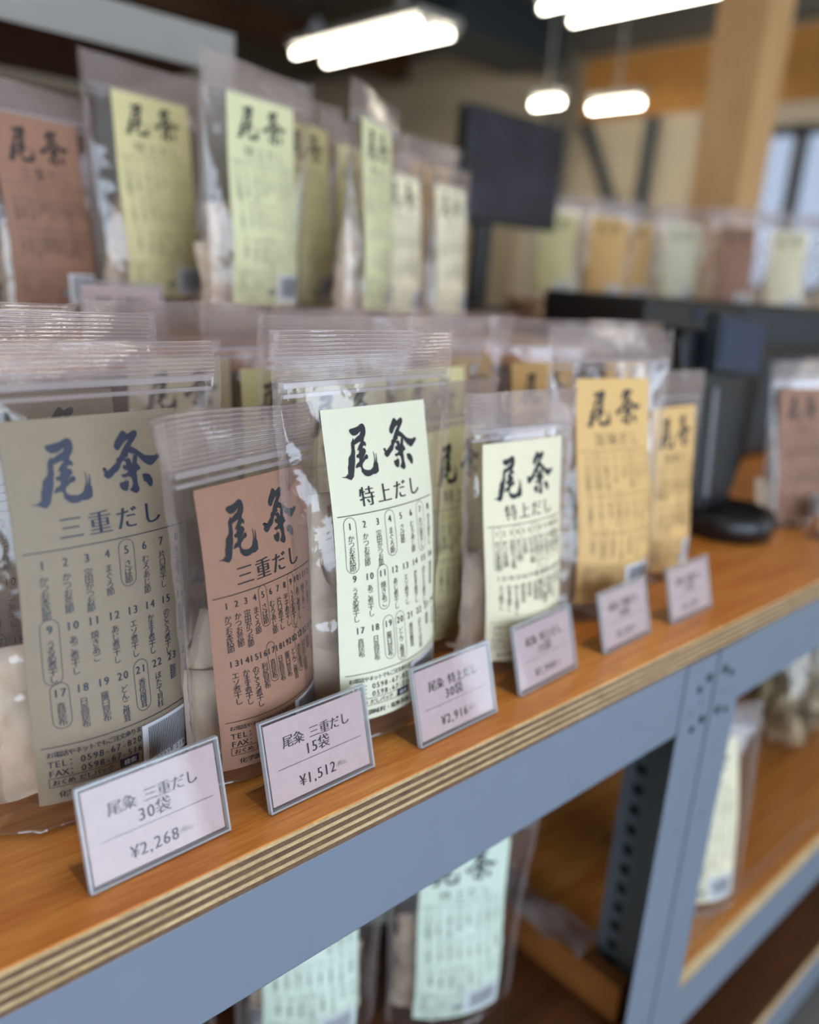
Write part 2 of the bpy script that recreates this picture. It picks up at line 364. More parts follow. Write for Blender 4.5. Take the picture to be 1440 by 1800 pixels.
# lower boards
def plank_board(name, m_, bx, label, edge='ply_light'):
    o = thing(name, label, 'shelf board', ((bx[0]+bx[1])/2, bx[2], bx[4]))
    hx = (bx[1]-bx[0])/2
    MB().box(-hx, hx, 0, bx[3]-bx[2], 0, bx[5]-bx[4]).obj('board', m_, o, bevel=.0008)
    MB().box(-hx, hx, -.002, 0, .001, bx[5]-bx[4]-.001).obj('front_edge', edge, o)
    return o
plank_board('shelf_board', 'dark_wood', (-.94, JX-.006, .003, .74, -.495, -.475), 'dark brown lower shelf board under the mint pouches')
plank_board('shelf_board', 'shelf_wood', (JX+.006, 1.89, .003, .74, -.48, -.4535), 'orange brown lower shelf board under the bag of pale flakes')
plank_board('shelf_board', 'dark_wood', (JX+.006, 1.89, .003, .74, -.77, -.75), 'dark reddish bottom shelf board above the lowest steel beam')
tag(MB().box(JX+.03, 1.85, .016, .0185, -.4534, -.425).obj('shelf_lip', 'acrylic'), 'clear plastic lip along the front of the orange lower shelf', 'shelf lip')

# ------------------------------------------------------------------ lettering
GL = {}
def glyph(ch):
    """2D outline of one character as (verts, tris), em box 0..1"""
    if ch in GL: return GL[ch]
    cu = bpy.data.curves.new('glyph', 'FONT'); cu.body = ch; cu.size = 1.0; cu.resolution_u = 2; cu.offset = -0.008
    ob = bpy.data.objects.new('glyph', cu); me = ob.to_mesh()
    n = len(me.vertices); v = np.zeros(n*3); 
    if n: me.vertices.foreach_get('co', v)
    v = v.reshape(-1, 3)[:, :2]
    me.calc_loop_triangles(); T = np.zeros(len(me.loop_triangles)*3, dtype=np.int32)
    if len(T): me.loop_triangles.foreach_get('vertices', T)
    T = T.reshape(-1, 3)
    ob.to_mesh_clear(); bpy.data.objects.remove(ob); bpy.data.curves.remove(cu)
    GL[ch] = (v, T); return GL[ch]
REF = glyph('国')[0]; EM = (REF[:, 1].max()-REF[:, 1].min())/0.88; EX = (REF[:, 0].max()+REF[:, 0].min())/2; EY = (REF[:, 1].max()+REF[:, 1].min())/2
class Print:
    def __init__(s): s.V = []; s.T = []; s.M = []; s.n = 0
    def add(s, v, T, mi=0):
        v = np.asarray(v, float).reshape(-1, 2); T = np.asarray(T, int).reshape(-1, 3)
        if len(v) == 0 or len(T) == 0: return
        s.V.append(v); s.T.append(T+s.n); s.M.append(np.full(len(T), mi)); s.n += len(v)
    def char(s, ch, cx, cy, size, mi=0, heavy=1, sx=1.0, stroke=0.03):
        v, T = glyph(ch)
        if len(v) == 0: return
        if ord(ch) < 0x2000 or ch == '¥':
            mx = (v[:, 0].max()+v[:, 0].min())/2; my = 0.36
            w = (v-[mx, my])*size*1.05; w[:, 0] *= 0.92*sx
        else:
            w = (v-[EX, EY])*size/EM; w[:, 0] *= sx
        for k in range(heavy):
            d = (k-(heavy-1)/2)*stroke*size
            s.add(w+[cx+d, cy], T, mi)
    def hline(s, txt, x, y, size, pitch=None, mi=0, heavy=1, stroke=0.03):
        for ch in txt:
            asc = ord(ch) < 0x2000 or ch == '¥'
            adv = (0.56 if asc else 1.0)*size*(pitch or 1.0)
            if ch in ',.': adv *= .55
            if ch == ' ': x += size*.45; continue
            if asc and ch in ',': s.char(ch, x+adv/2, y-size*.02, size, mi, heavy, stroke=stroke)
            else: s.char(ch, x+adv/2, y, size, mi, heavy, stroke=stroke)
            x += adv
        return x
    def rect(s, x0, y0, x1, y1, mi=0, nx=None, ny=None):
        nx = nx or max(1, int(abs(x1-x0)/.006)); ny = ny or max(1, int(abs(y1-y0)/.006))
        v = [(x0+(x1-x0)*i/nx, y0+(y1-y0)*j/ny) for j in range(ny+1) for i in range(nx+1)]
        T = []
        for q in grid(nx, ny): T += [(q[0], q[1], q[2]), (q[0], q[2], q[3])]
        s.add(v, T, mi)
    def ring(s, x0, y0, x1, y1, w, mi=0):
        """capsule outline"""
        r = (x1-x0)/2; cx = (x0+x1)/2; pts = []
        for i in range(13):
            a = math.pi*i/12; pts.append((math.cos(a), math.sin(a), cx, y1-r))
        for i in range(1, 6): pts.append((-1, 0, cx, (y1-r)+(y0+r-(y1-r))*i/6))
        for i in range(13):
            a = math.pi+math.pi*i/12; pts.append((math.cos(a), math.sin(a), cx, y0+r))
        for i in range(1, 6): pts.append((1, 0, cx, (y0+r)+(y1-r-(y0+r))*i/6))
        n = len(pts); v = [(c+a*(r), d+b_*(r)) for a, b_, c, d in pts]+[(c+a*(r-w), d+b_*(r-w)) for a, b_, c, d in pts]
        T = []
        for i in range(n):
            j = (i+1) % n; T += [(i, j, j+n), (i, j+n, i+n)]
        s.add(v, T, mi)
    def poly(s, pts, mi=0):
        bm = bmesh.new(); vs_ = [bm.verts.new((p[0], p[1], 0)) for p in pts]; bm.faces.new(vs_)
        bmesh.ops.triangulate(bm, faces=bm.faces[:])
        P_ = np.array(pts); 
        for ax in (0, 1):
            lo, hi = P_[:, ax].min(), P_[:, ax].max(); k = max(1, int((hi-lo)/.004))
            for i in range(1, k):
                c = lo+(hi-lo)*i/k; co = (c, 0, 0) if ax == 0 else (0, c, 0); no = (1, 0, 0) if ax == 0 else (0, 1, 0)
                bmesh.ops.bisect_plane(bm, geom=bm.verts[:]+bm.edges[:]+bm.faces[:], plane_co=co, plane_no=no)
        bmesh.ops.triangulate(bm, faces=bm.faces[:]); bm.verts.index_update()
        s.add([(v.co.x, v.co.y) for v in bm.verts], [[v.index for v in f.verts] for f in bm.faces], mi); bm.free()
    def arrays(s): return np.concatenate(s.V), np.concatenate(s.T), np.concatenate(s.M)
# brush characters, traced as outlines in units of the crop (30,740)-(290,910) at 5.538x
BRUSH = [
 [(215,275),(235,258),(300,248),(360,232),(400,208),(430,198),(462,212),(480,250),(482,295),(470,330),(445,365),(440,395),(400,402),(365,404),(330,420),(285,436),(275,410),(290,378),(320,358),(350,338),(380,325),(400,288),(385,292),(360,312),(330,328),(290,335),(260,330),(230,305)],
 [(268,360),(285,385),(288,430),(285,480),(290,520),(280,560),(278,620),(262,680),(250,740),(238,790),(215,815),(195,832),(165,825),(140,815),(110,808),(60,805),(60,798),(100,797),(130,785),(140,765),(155,770),(158,720),(155,690),(172,650),(175,600),(180,580),(205,555),(225,530),(235,490),(232,450),(235,410),(255,390)],
 [(318,505),(335,478),(350,450),(375,420),(395,398),(435,392),(462,405),(472,430),(462,457),(445,440),(420,450),(410,470),(440,475),(458,492),(460,515),(435,545),(407,583),(412,585),(432,562),(455,540),(480,545),(487,575),(470,595),(440,600),(415,625),(395,640),(385,665),(390,690),(410,708),(450,715),(500,715),(530,700),(555,680),(562,650),(576,620),(582,570),(570,510),(578,510),(592,560),(591,600),(587,640),(600,610),(612,570),(612,530),(620,530),(625,580),(622,625),(635,640),(637,690),(637,730),(610,745),(590,758),(540,762),(500,780),(460,787),(415,780),(390,760),(365,735),(365,700),(350,680),(320,685),(285,697),(275,690),(285,670),(305,640),(325,635),(345,615),(345,585),(310,580),(298,565),(310,545),(340,535),(350,510),(345,490)],
 [(870,280),(885,240),(915,200),(945,155),(970,148),(990,165),(1003,182),(1030,168),(1060,150),(1085,148),(1100,165),(1098,195),(1075,230),(1045,265),(1028,292),(1000,330),(985,352),(965,375),(940,380),(915,385),(935,345),(955,310),(980,275),(1010,238),(1005,230),(975,248),(950,275),(925,310),(905,325),(885,318),(872,300)],
 [(985,352),(1005,310),(1030,290),(1080,315),(1120,345),(1160,372),(1210,380),(1255,380),(1285,362),(1290,378),(1308,370),(1308,398),(1290,410),(1265,435),(1235,462),(1210,470),(1180,458),(1150,440),(1115,408),(1090,375),(1060,365),(1020,350)],
 [(1000,345),(985,352),(960,373),(930,378),(905,385),(885,400),(885,430),(850,460),(815,490),(790,505),(775,475),(770,500),(748,480),(745,490),(765,520),(752,540),(775,570),(800,577),(830,560),(860,530),(895,505),(915,480),(925,450),(945,420),(960,400),(1000,380)],
 [(1050,370),(1090,368),(1088,400),(1080,440),(1110,480),(1112,500),(1080,512),(1070,530),(1075,570),(1075,610),(1080,640),(1090,670),(1085,695),(1060,715),(1035,708),(1005,690),(995,675),(1015,660),(1030,630),(1025,590),(1010,565),(985,560),(950,572),(925,560),(922,545),(960,535),(985,525),(985,505),(960,502),(940,485),(945,455),(975,460),(975,430),(950,420),(955,400),(985,400),(1000,390),(1020,410),(1028,450),(1040,420)],
 [(900,615),(935,610),(955,600),(958,570),(965,600),(988,595),(990,640),(975,685),(950,692),(925,680),(903,655)],
 [(1125,545),(1160,538),(1195,548),(1220,580),(1228,610),(1222,640),(1210,662),(1185,650),(1165,620),(1135,600),(1130,570)]]
HM = np.array([[1.17067942e-03, -1.34140350e-04, 1.14385135e-01], [-2.52483614e-04, -6.14742713e-04, 8.89346087e-01], [-2.23474183e-04, -1.71484394e-05, 4.42693684e-01]])
def brush_uv(p):
    x, y = 30+p[0]/5.538, 740+p[1]/5.538; a = HM @ np.array([x, y, 1.0]); return a[0]/a[2], a[1]/a[2]
NAMES = ['かつお本枯節','かつお荒節','宗田かつお節','まぐろ節','さば節','むろあじ節','片口煮干し','平子煮干し','うるめ煮干し','あご煮干し','焼きあご','あじ煮干し','エソ煮干し','かます煮干し','のどぐろ煮干し','利尻昆布','真昆布','日高昆布','羅臼昆布','どんこ椎茸','香信椎茸','ほたて貝柱','鶏節','するめ']
def label_print(w, h, title, per_row, circles, heavy, fine=True):
    """flat print of one label, origin at label centre-bottom, metres"""
    P_ = Print(); 
    cs = h/.205 if per_row == 8 else .98*h/.205
    for pl in BRUSH:
        q = []
        for p in pl:
            u, v = brush_uv(p); q.append(((u-.5)*w, h-(1-v)*.205*(h/.205 if per_row == 8 else 1.0)))
        P_.poly(q)
    top = .717 if per_row == 8 else .675
    ts = .0128
    for k, ch in enumerate(title): P_.char(ch, (.02+(k-1.5)*.158)*w, (.733 if per_row == 8 else .70)*h, ts, 0, heavy)
    ry = (.683 if per_row == 8 else .645)*h
    P_.rect(-.47*w, ry, .47*w, ry+.0005)
    rows = 3 if per_row == 8 else 2
    y0s = [.652*h, .487*h, .318*h] if rows == 3 else [.615*h, .412*h]
    cw = (.80*w/(per_row-1)); gs = .0047 if rows == 3 else .0047
    for i, nm in enumerate(NAMES):
        r, c = divmod(i, per_row)
        x = -.385*w+c*cw+(.008*w if r == 1 else 0.015*w*r); y = y0s[r]
        num = str(i+1)
        nsz = .0060 if rows == 3 else .0054
        for k, d in enumerate(num): P_.char(d, x+(k-(len(num)-1)/2)*.0036, y, nsz, 0, heavy)
        yy = y-.0078
        if fine:
            for ch in nm:
                P_.char(ch, x, yy, gs, 0, min(heavy, 2), stroke=.026); yy -= gs*(.90 if len(nm) < 6 else .80)
        else:
            for ch in nm[::1]:
                P_.char(ch, x, yy, gs, 0, 1); yy -= gs*.92
        if (i+1) in circles: P_.ring(x-.0046 if rows == 3 else x-.0034, yy+gs*.1, x+.0046 if rows == 3 else x+.0034, y+.0056, .0003)
    ry2 = .0347
    P_.rect(-.47*w, ry2, .47*w, ry2+.0004)
    x0 = -.45*w
    P_.hline('お電話やネットでもご注文承ります', x0, ry2-.0042, .0036 if per_row == 8 else .0033, .92, 0, heavy)
    P_.hline('TEL：0598-67-8200', x0, ry2-.0098, .0052, 1.08, 0, heavy, .02)
    P_.hline('FAX：0598-67-5168', x0, ry2-.0154, .0052, 1.08, 0, heavy, .02)
    P_.hline('おくめ だしパック', x0+.0015, ry2-.0213, .0038, .95, 0, heavy)
    for (a, b_, c, d) in ((x0, ry2-.0240, x0+.047, ry2-.0237), (x0, ry2-.0186, x0+.036, ry2-.0183), (x0, ry2-.0240, x0+.0003, ry2-.0183)): P_.rect(a, b_, c, d)
    P_.rect(x0+.036, ry2-.0240, x0+.047, ry2-.0184)
    P_.hline('化学調味料・塩無添加、塩無添加', x0+.004, ry2-.0292, .0044, 1.0, 0, heavy)
    return P_
def label_white(w, h):
    P_ = Print(); ry2 = .0347; x0 = -.45*w
    P_.hline('検索', x0+.0378, ry2-.0212, .0038, 1.0, 0, 2); return P_
BAR = [random.Random(5).choice((1, 1, 2, 3)) for _ in range(60)]
def barcode_print(w):
    P_ = Print(); bw_, bh = .40*w, .0285
    P_.rect(-bw_/2, 0, bw_/2, bh, 0)
    Q = Print(); x = -bw_/2+.004; tot = sum(BAR); un = (bw_-.006)/tot
    for i, k in enumerate(BAR):
        if i % 2 == 0: Q.rect(x, .0058 if i not in (0, 2, 28, 30, 56, 58) else .004, x+k*un*.85, bh-.002, 1, 1, 6)
        x += k*un
    Q.hline('9 292929 2187', -bw_/2+.001, .0035, .0042, 1.12, 1, 1)
    return P_, Q

# ------------------------------------------------------------------ pouches
class Shape:
    """clear stand-up pouch; (u across, v up) -> front surface"""
    def __init__(s, kind, lean, roll, seed, D=None, curl=0.004):
        s.W, s.H, s.zip, s.lw, s.lh, s.lv = (.152, .267, .238, .096, .203, .018) if kind == 30 else (.114, .226, .199, .089, .176, .012)
        s.kind = kind; s.D = D or (.058 if kind == 30 else .050); s.lean, s.roll = math.tan(math.radians(lean)), math.tan(math.radians(roll))
        s.rnd = random.Random(seed); s.ph = s.rnd.uniform(0, 6.28); s.curl = curl
        r = s.rnd
        s.cre = [(r.uniform(-.6, .6)*s.W, r.uniform(.0, .95)*s.zip, r.uniform(0, math.pi), r.uniform(.016, .07), r.uniform(.001, .0042), r.uniform(.0012, .0036)) for _ in range(30)]
    def g(s, v):
        t_ = np.clip(v/s.zip, 0, 1)
        return np.cos(t_*math.pi/2)**1.15*(.86+.14*np.sin(np.clip(t_/.3, 0, 1)*math.pi/2))
    def hw(s, v): return s.W/2*(1-(.12 if s.kind == 30 else .07)*s.g(v))-.004*np.exp(-v/.006)
    def base(s, u, v, side):
        h_ = s.hw(v); q = np.clip(u/h_, -1, 1)
        y = side*s.D/2*s.g(v)*(1-q*q)**.72
        y = y+.0016*np.sin(v*48+s.ph)*(1-q*q)*np.clip(1-v/s.zip, 0, 1)
        return y
    def shear(s, x, y, z): return x+z*s.roll+.0012*np.sin(z*30+s.ph), y+z*s.lean, z
    def crumple(s, u, v):
        d = np.zeros_like(u)
        for (cx, cy, a, ln, amp, w) in s.cre:
            du, dv = u-cx, v-cy; al = du*math.cos(a)+dv*math.sin(a); ac = -du*math.sin(a)+dv*math.cos(a)
            d += amp*np.exp(-np.abs(ac)/w)*np.exp(-(al/ln)**2)
        return d
    def film_mesh(s):
        mb = MB(); nu, nv = 40, 46
        for side in (-1, 1):
            V_ = np.linspace(0, s.zip, nv+1); Q = np.sin(np.linspace(-1, 1, nu+1)*math.pi/2)
            q, v = np.meshgrid(Q, V_); u = q*s.hw(v)
            edge = (1-q*q)**.5*np.clip(s.g(v)*3, 0, 1)
            free = 1.0
            if side < 0:      # the sticker holds the film flat
                free = np.clip(np.maximum(np.abs(u)-s.lw/2, np.maximum(s.lv-v, v-s.lv-s.lh))/.004, 0, 1)
            y = s.base(u, v, side)+side*(.0006+s.crumple(u, v)*edge*free*1.15)
            x, y, z = s.shear(u, y, v+.0015)
            mb.add(np.stack([x.ravel(), y.ravel(), z.ravel()], 1), grid(nu, nv))
        n = (nu+1)*(nv+1)
        mb.f += [(i, i+1, n+i+1, n+i) for i in range(nu)]; mb.mi += [0]*nu
        return mb.mesh('film', 'film', True)
    def header_mesh(s):
        mb = MB(); nu, nv = 24, 8
        for side in (-1, 1):
            u, v = np.meshgrid(np.linspace(-s.W/2, s.W/2, nu+1), np.linspace(s.zip, s.H, nv+1))
            tt = (v-s.zip)/(s.H-s.zip)
            y = side*(.0007+.002*np.sin(np.pi*tt)*.6)+s.curl*np.sin(u*38+s.ph)*tt+s.curl*1.2*tt*tt*np.cos(u*17+s.ph*2)
            x, y, z = s.shear(u, y, v); mb.add(np.stack([x.ravel(), y.ravel(), z.ravel()], 1), grid(nu, nv))
        return mb.mesh('header', 'film_header', True)
    def zip_mesh(s):
        mb = MB()
        for z0, hh, th in ((s.zip-.002, .0032, .0016), (s.zip-.0075, .0022, .0012)):
            n = 16; vv = []; ff = []
            for i in range(n+1):
                u = -s.W/2+.002+(s.W-.004)*i/n
                for (dy, dz) in ((-th, 0), (th, 0), (th, hh), (-th, hh)):
                    x, y, z = s.shear(u, dy, z0+dz); vv.append((x, y, z))
            for i in range(n):
                for k in range(4): ff.append((i*4+k, i*4+(k+1) % 4, (i+1)*4+(k+1) % 4, (i+1)*4+k))
            mb.add(vv, ff)
        return mb.mesh('zipper', 'zip_plastic')
    def seal_mesh(s, sgn):
        mb = MB(); n = 24; vv = []
        for i in range(n+1):
            v = s.H*i/n; h_ = s.hw(np.array(v)) if v < s.zip else s.W/2
            for d in (-.001, .0055):
                x, y, z = s.shear(sgn*(float(h_)+d), 0.0006*math.sin(i*1.7), v); vv.append((x, y, z+.0008))
        return mb.add(vv, grid(1, n)).mesh('side_seal', 'film_seal', True)
    def lab(s, lu, lv, off=0.0):
        """label point: lu from label centre, lv from label bottom"""
        u = lu; v = lv+s.lv
        y = s.base(u, v, -1)-off
        return s.shear(u, y-.0011, v+.0015)
    def label_mesh(s, m_):
        nu, nv = 24, 36
        u, v = np.meshgrid(np.linspace(-s.lw/2, s.lw/2, nu+1), np.linspace(0, s.lh, nv+1))
        x, y, z = s.lab(u, v); 
        return MB().add(np.stack([x.ravel(), y.ravel(), z.ravel()], 1), grid(nu, nv)).mesh('label', m_, True)
    def wrap(s, P_list, name, mats, dx=0.0, dv=0.0, off=.0004):
        me = bpy.data.meshes.new(name); Vs, Ts, Ms = [], [], []; n = 0
        for P_, o_, mi in P_list:
            V_, T_, M_ = P_.arrays(); x, y, z = s.lab(V_[:, 0]+dx, V_[:, 1]+dv, o_)
            Vs.append(np.stack([x, y, z], 1)); Ts.append(T_+n); Ms.append(np.full(len(T_), mi)); n += len(V_)
        V_ = np.concatenate(Vs); T_ = np.concatenate(Ts); M_ = np.concatenate(Ms)
        me.vertices.add(len(V_)); me.vertices.foreach_set('co', V_.ravel())
        me.loops.add(len(T_)*3); me.loops.foreach_set('vertex_index', T_.ravel().astype(np.int32))
        me.polygons.add(len(T_)); me.polygons.foreach_set('loop_start', np.arange(len(T_), dtype=np.int32)*3)
        for mm in mats: me.materials.append(MATS[mm])
        me.polygons.foreach_set('material_index', M_.astype(np.int32)); me.update(calc_edges=True); return me
def packet_mesh(seed):
    r = random.Random(seed); n = 12; mb = MB(); hx, hz = .026, .031
    ph = [r.uniform(0, 6.28) for _ in range(4)]
    def sh(i, j, side):
        a, b_ = -1+2*i/n, -1+2*j/n
        fill = max(0, (1-a*a)*(1-b_*b_))**.6
        x = a*hx; z = b_*hz+hz
        y = side*(.0055*fill+.0004)+.0035*math.sin(a*2.6+ph[0])*math.cos(b_*2.1+ph[1])+.0012*math.sin(a*7+b_*6+ph[2])
        return (x, y, z)
    for side in (-1, 1): mb.add([sh(i, j, side) for j in range(n+1) for i in range(n+1)], grid(n, n))
    m_ = (n+1)**2
    bd = [i for i in range(n)]+[n+j*(n+1) for j in range(n)]+[n*(n+1)+n-i for i in range(n)]+[(n-j)*(n+1) for j in range(n)]
    o_ = 0
    for k in range(len(bd)): mb.f.append((bd[k], bd[(k+1) % len(bd)], m_+bd[(k+1) % len(bd)], m_+bd[k])); mb.mi.append(0)
    return mb.mesh('dashi_packet', 'packet', True)
PK = [packet_mesh(i) for i in range(5)]
C_SAN = (5, 9, 17, 21); C_TOK = (1, 4, 7, 11, 19, 20)
TITLES = {'s': ('三重だし', C_SAN), 't': ('特上だし', C_TOK), 'u': ('旨味だし', (2, 6, 12, 18))}
FLAT = {}
def flat(kind, tl, heavy):
    k_ = (kind, tl, heavy)
    if k_ not in FLAT:
        lw, lh = (.096, .203) if kind == 30 else (.089, .176)
        FLAT[k_] = label_print(lw, lh, TITLES[tl][0], 8 if kind == 30 else 12, TITLES[tl][1], heavy)
    return FLAT[k_]
BC = {30: barcode_print(.096), 15: barcode_print(.090)}
CACHE = {}
def pouch(x, y, z, yaw, kind, paper, tl, label, lean=6.0, roll=0.0, seed=None, heavy=1, packets=8, ink='ink', group=None, curl=.004, barcode=True, D=None, lv=None, H=None):
    shared = seed is None
    key = (kind, paper, tl, round(lean), ink, curl, lv)
    o = thing('dashi_pouch', label, 'pouch', (x, y, z), math.radians(yaw), group)
    if shared and key in CACHE:
        sh, meshes = CACHE[key]
    else:
        sh = Shape(kind, lean, roll, seed if seed is not None else len(CACHE)+50, D, curl)
        if lv is not None: sh.lv = lv
        if H is not None: sh.H = H
        meshes = dict(film=sh.film_mesh(), header=sh.header_mesh(), zipper=sh.zip_mesh(), s0=sh.seal_mesh(-1), s1=sh.seal_mesh(1), label=sh.label_mesh(paper))
        meshes['lettering'] = sh.wrap([(flat(kind, tl, heavy), .00035, 0), (label_white(sh.lw, sh.lh), .0006, 1)], 'lettering', [ink, 'white_print'])
        bp, bq = BC[kind]
        meshes['barcode'] = sh.wrap([(bp, .0006, 0), (bq, .0008, 1)], 'barcode_sticker', ['white_print', 'ink'], sh.lw*.27, .004 if kind == 15 else .003)
        if shared: CACHE[key] = (sh, meshes)
    link('film', meshes['film'], o); link('header', meshes['header'], o); link('zipper', meshes['zipper'], o)
    link('side_seal', meshes['s0'], o); link('side_seal', meshes['s1'], o)
    lb = link('label', meshes['label'], o); link('lettering', meshes['lettering'], lb)
    if barcode: link('barcode_sticker', meshes['barcode'], lb)
    r = random.Random(int(x*1000)+int(y*777))
    for i in range(packets):
        row = i//3; c = i % 3
        px_ = (c-1)*(sh.W*.24 if kind == 30 else sh.W*.21)+r.uniform(-.004, .004); vz = .005+row*.032+r.uniform(0, .008)
        g_ = float(sh.g(np.array(vz+.05))); py_ = sh.D*.5*g_*r.uniform(.12, .4)
        if c != 1: py_ *= .45
        rot = (-math.atan(sh.lean)+r.uniform(-.03, .03), r.uniform(-.3, .3), (c-1)*.55+r.uniform(-.1, .1)); me = PK[r.randrange(5)]
        Rm = Matrix.Rotation(rot[2], 3, 'Z') @ Matrix.Rotation(rot[1], 3, 'Y') @ Matrix.Rotation(rot[0], 3, 'X')
        Vp = np.array([Rm @ v.co for v in me.vertices]); vv = Vp[:, 2]+vz; uu = Vp[:, 0]+px_*(1-.1*row)
        gap = Vp[:, 1]+Vp[:, 2]*-sh.lean-sh.base(uu, vv, -1); py_ = max(py_, .003-gap.min())
        if (Vp[:, 1]-Vp[:, 2]*sh.lean+py_-sh.base(uu, vv, 1)).max() > (.024 if row < 2 else .010): continue
        link('dashi_packet', me, o, (px_*(1-.1*row)+vz*sh.roll, py_+vz*sh.lean, vz), rot)
    return o

FR = 'pouches standing on the front shelf'
# front row, seen sharply
pouch(.1675, .099, 0, 7, 30, 'paper_tan', 's', 'tall clear pouch with tan label and blue-black brush lettering behind the 2,268 price card', -1.5, -1.5, 11, 3, 9, 'ink_blue', H=.258)
pouch(.259, .079, 0, 17, 15, 'paper_kraft', 's', 'small clear pouch with reddish kraft label squeezed between tan and pale green labelled pouches', -3.5, -8.5, 12, 3, 8, 'ink', None, .010)
pouch(.346, .075, 0, 8, 30, 'paper_green', 't', 'tall clear pouch with pale green label standing behind the 2,916 price card', -.5, -4, 17, 3, 12, 'ink', D=.068)
pouch(.500, .074, 0, -1, 15, 'paper_cream', 't', 'small clear pouch with cream white label in front of a yellower cream pouch', -3, -8, 14, 2, 8)
pouch(.655, .096, 0, -9.5, 30, 'paper_orange', 'u', 'tall clear pouch with orange label at the front of the orange group', 6, .6, 15, 1, 9)
pouch(.804, .121, 0, 1, 15, 'paper_orange', 'u', 'small clear pouch with orange label beside the black tablet stand', -.3, -7, 16, 1, 7)
pouch(.481, .137, 0, 13, 15, 'paper_yellow', 't', 'small clear pouch with dull yellow label behind the cream white labelled pouch', -3, -7, 18, 1, 6)
# second and third rows
pouch(.160, .168, 0, 3, 30, 'paper_tan', 's', 'clear pouch with tan label standing directly behind the tan labelled front pouch', 1)
pouch(.138, .240, 0, 2, 30, 'paper_tan', 's', 'clear pouch with tan label, third in line behind the tan labelled front pouch', 1)
pouch(.385, .245, 0, 8, 30, 'paper_yellow', 't', 'clear pouch with yellow label showing between the kraft and pale green labelled pouches', 1)
pouch(.394, .180, 0, 6, 30, 'paper_cream', 't', 'clear pouch with cream label directly behind the pale green labelled pouch', 1)
pouch(.330, .318, 0, 3, 30, 'paper_cream', 't', 'clear pouch with cloudy cream label in front of the riser, behind a yellow label', 1)
pouch(.520, .215, 0, 5, 30, 'paper_yellow', 't', 'clear pouch with yellow label behind the cream and pale green pouches', 1)
pouch(.500, .312, 0, -3, 30, 'paper_yellow', 't', 'clear pouch with yellow label in the rearmost row against the riser', 1)
pouch(.705, .232, 0, -4, 30, 'paper_orange', 'u', 'clear pouch with orange label just behind the tall front orange pouch', 1)
pouch(.660, .308, 0, -2, 30, 'paper_orange', 'u', 'clear pouch with orange label, third in line of the orange group', 1)
pouch(.868, .235, 0, 3, 30, 'paper_orange', 'u', 'clear pouch with orange label behind the small orange pouch by the black stand', 1)
# ------------------------------------------------------------------ riser shelf and its pouches
RZ = .225
o = thing('riser_shelf', 'wooden riser shelf standing on the plywood boards behind the front pouches', 'shelf', (.6, .362, 0))
MB().box(-1.4, .42, 0, .40, RZ-.022, RZ).obj('board', 'shelf_wood', o, bevel=.001)
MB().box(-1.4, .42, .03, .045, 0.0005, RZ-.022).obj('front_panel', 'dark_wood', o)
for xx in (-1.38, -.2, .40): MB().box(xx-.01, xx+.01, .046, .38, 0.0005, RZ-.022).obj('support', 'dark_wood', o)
RL = .034
pouch(.315, .560, RZ, 12, 15, 'paper_kraft', 's', 'clear pouch with reddish brown label on the riser beside its first price card', 5, lv=.02)
pouch(.165, .540, RZ, 5, 15, 'paper_kraft', 's', 'clear pouch with brown label on the riser at the end of its row', 5, lv=.02)
pouch(.434, .569, RZ, 11, 30, 'paper_yellow', 't', 'tall clear pouch with yellow label on the riser behind the first riser price card', 3, lv=RL)
pouch(.499, .477, RZ, 13, 30, 'paper_lime', 't', 'clear pouch with greenish label on the riser, standing upright', -1, lv=RL)
pouch(.606, .545, RZ, 20, 30, 'paper_yellow', 't', 'clear pouch with yellow label on the riser tucked behind the greenish labelled one', 0, lv=RL)
pouch(.640, .461, RZ, 30, 30, 'paper_lime', 't', 'clear pouch with greenish label turned away on the riser in mid row', -1, lv=RL)
pouch(.757, .532, RZ, 15, 15, 'paper_cream', 't', 'small clear pouch with cream label on the riser behind the second riser price card', 2, lv=.024)
pouch(.878, .562, RZ, 17, 15, 'paper_cream', 't', 'small clear pouch with cream label on the riser nearest the monitor', 2, lv=.024)
pouch(.760, .635, RZ, 12, 30, 'paper_yellow', 't', 'tall clear pouch with yellow label behind the small cream riser pouches', 0, lv=RL)
pouch(.900, .640, RZ, 12, 30, 'paper_orange', 'u', 'tall clear pouch with orange label behind the small cream riser pouch by the monitor', 0, lv=RL)

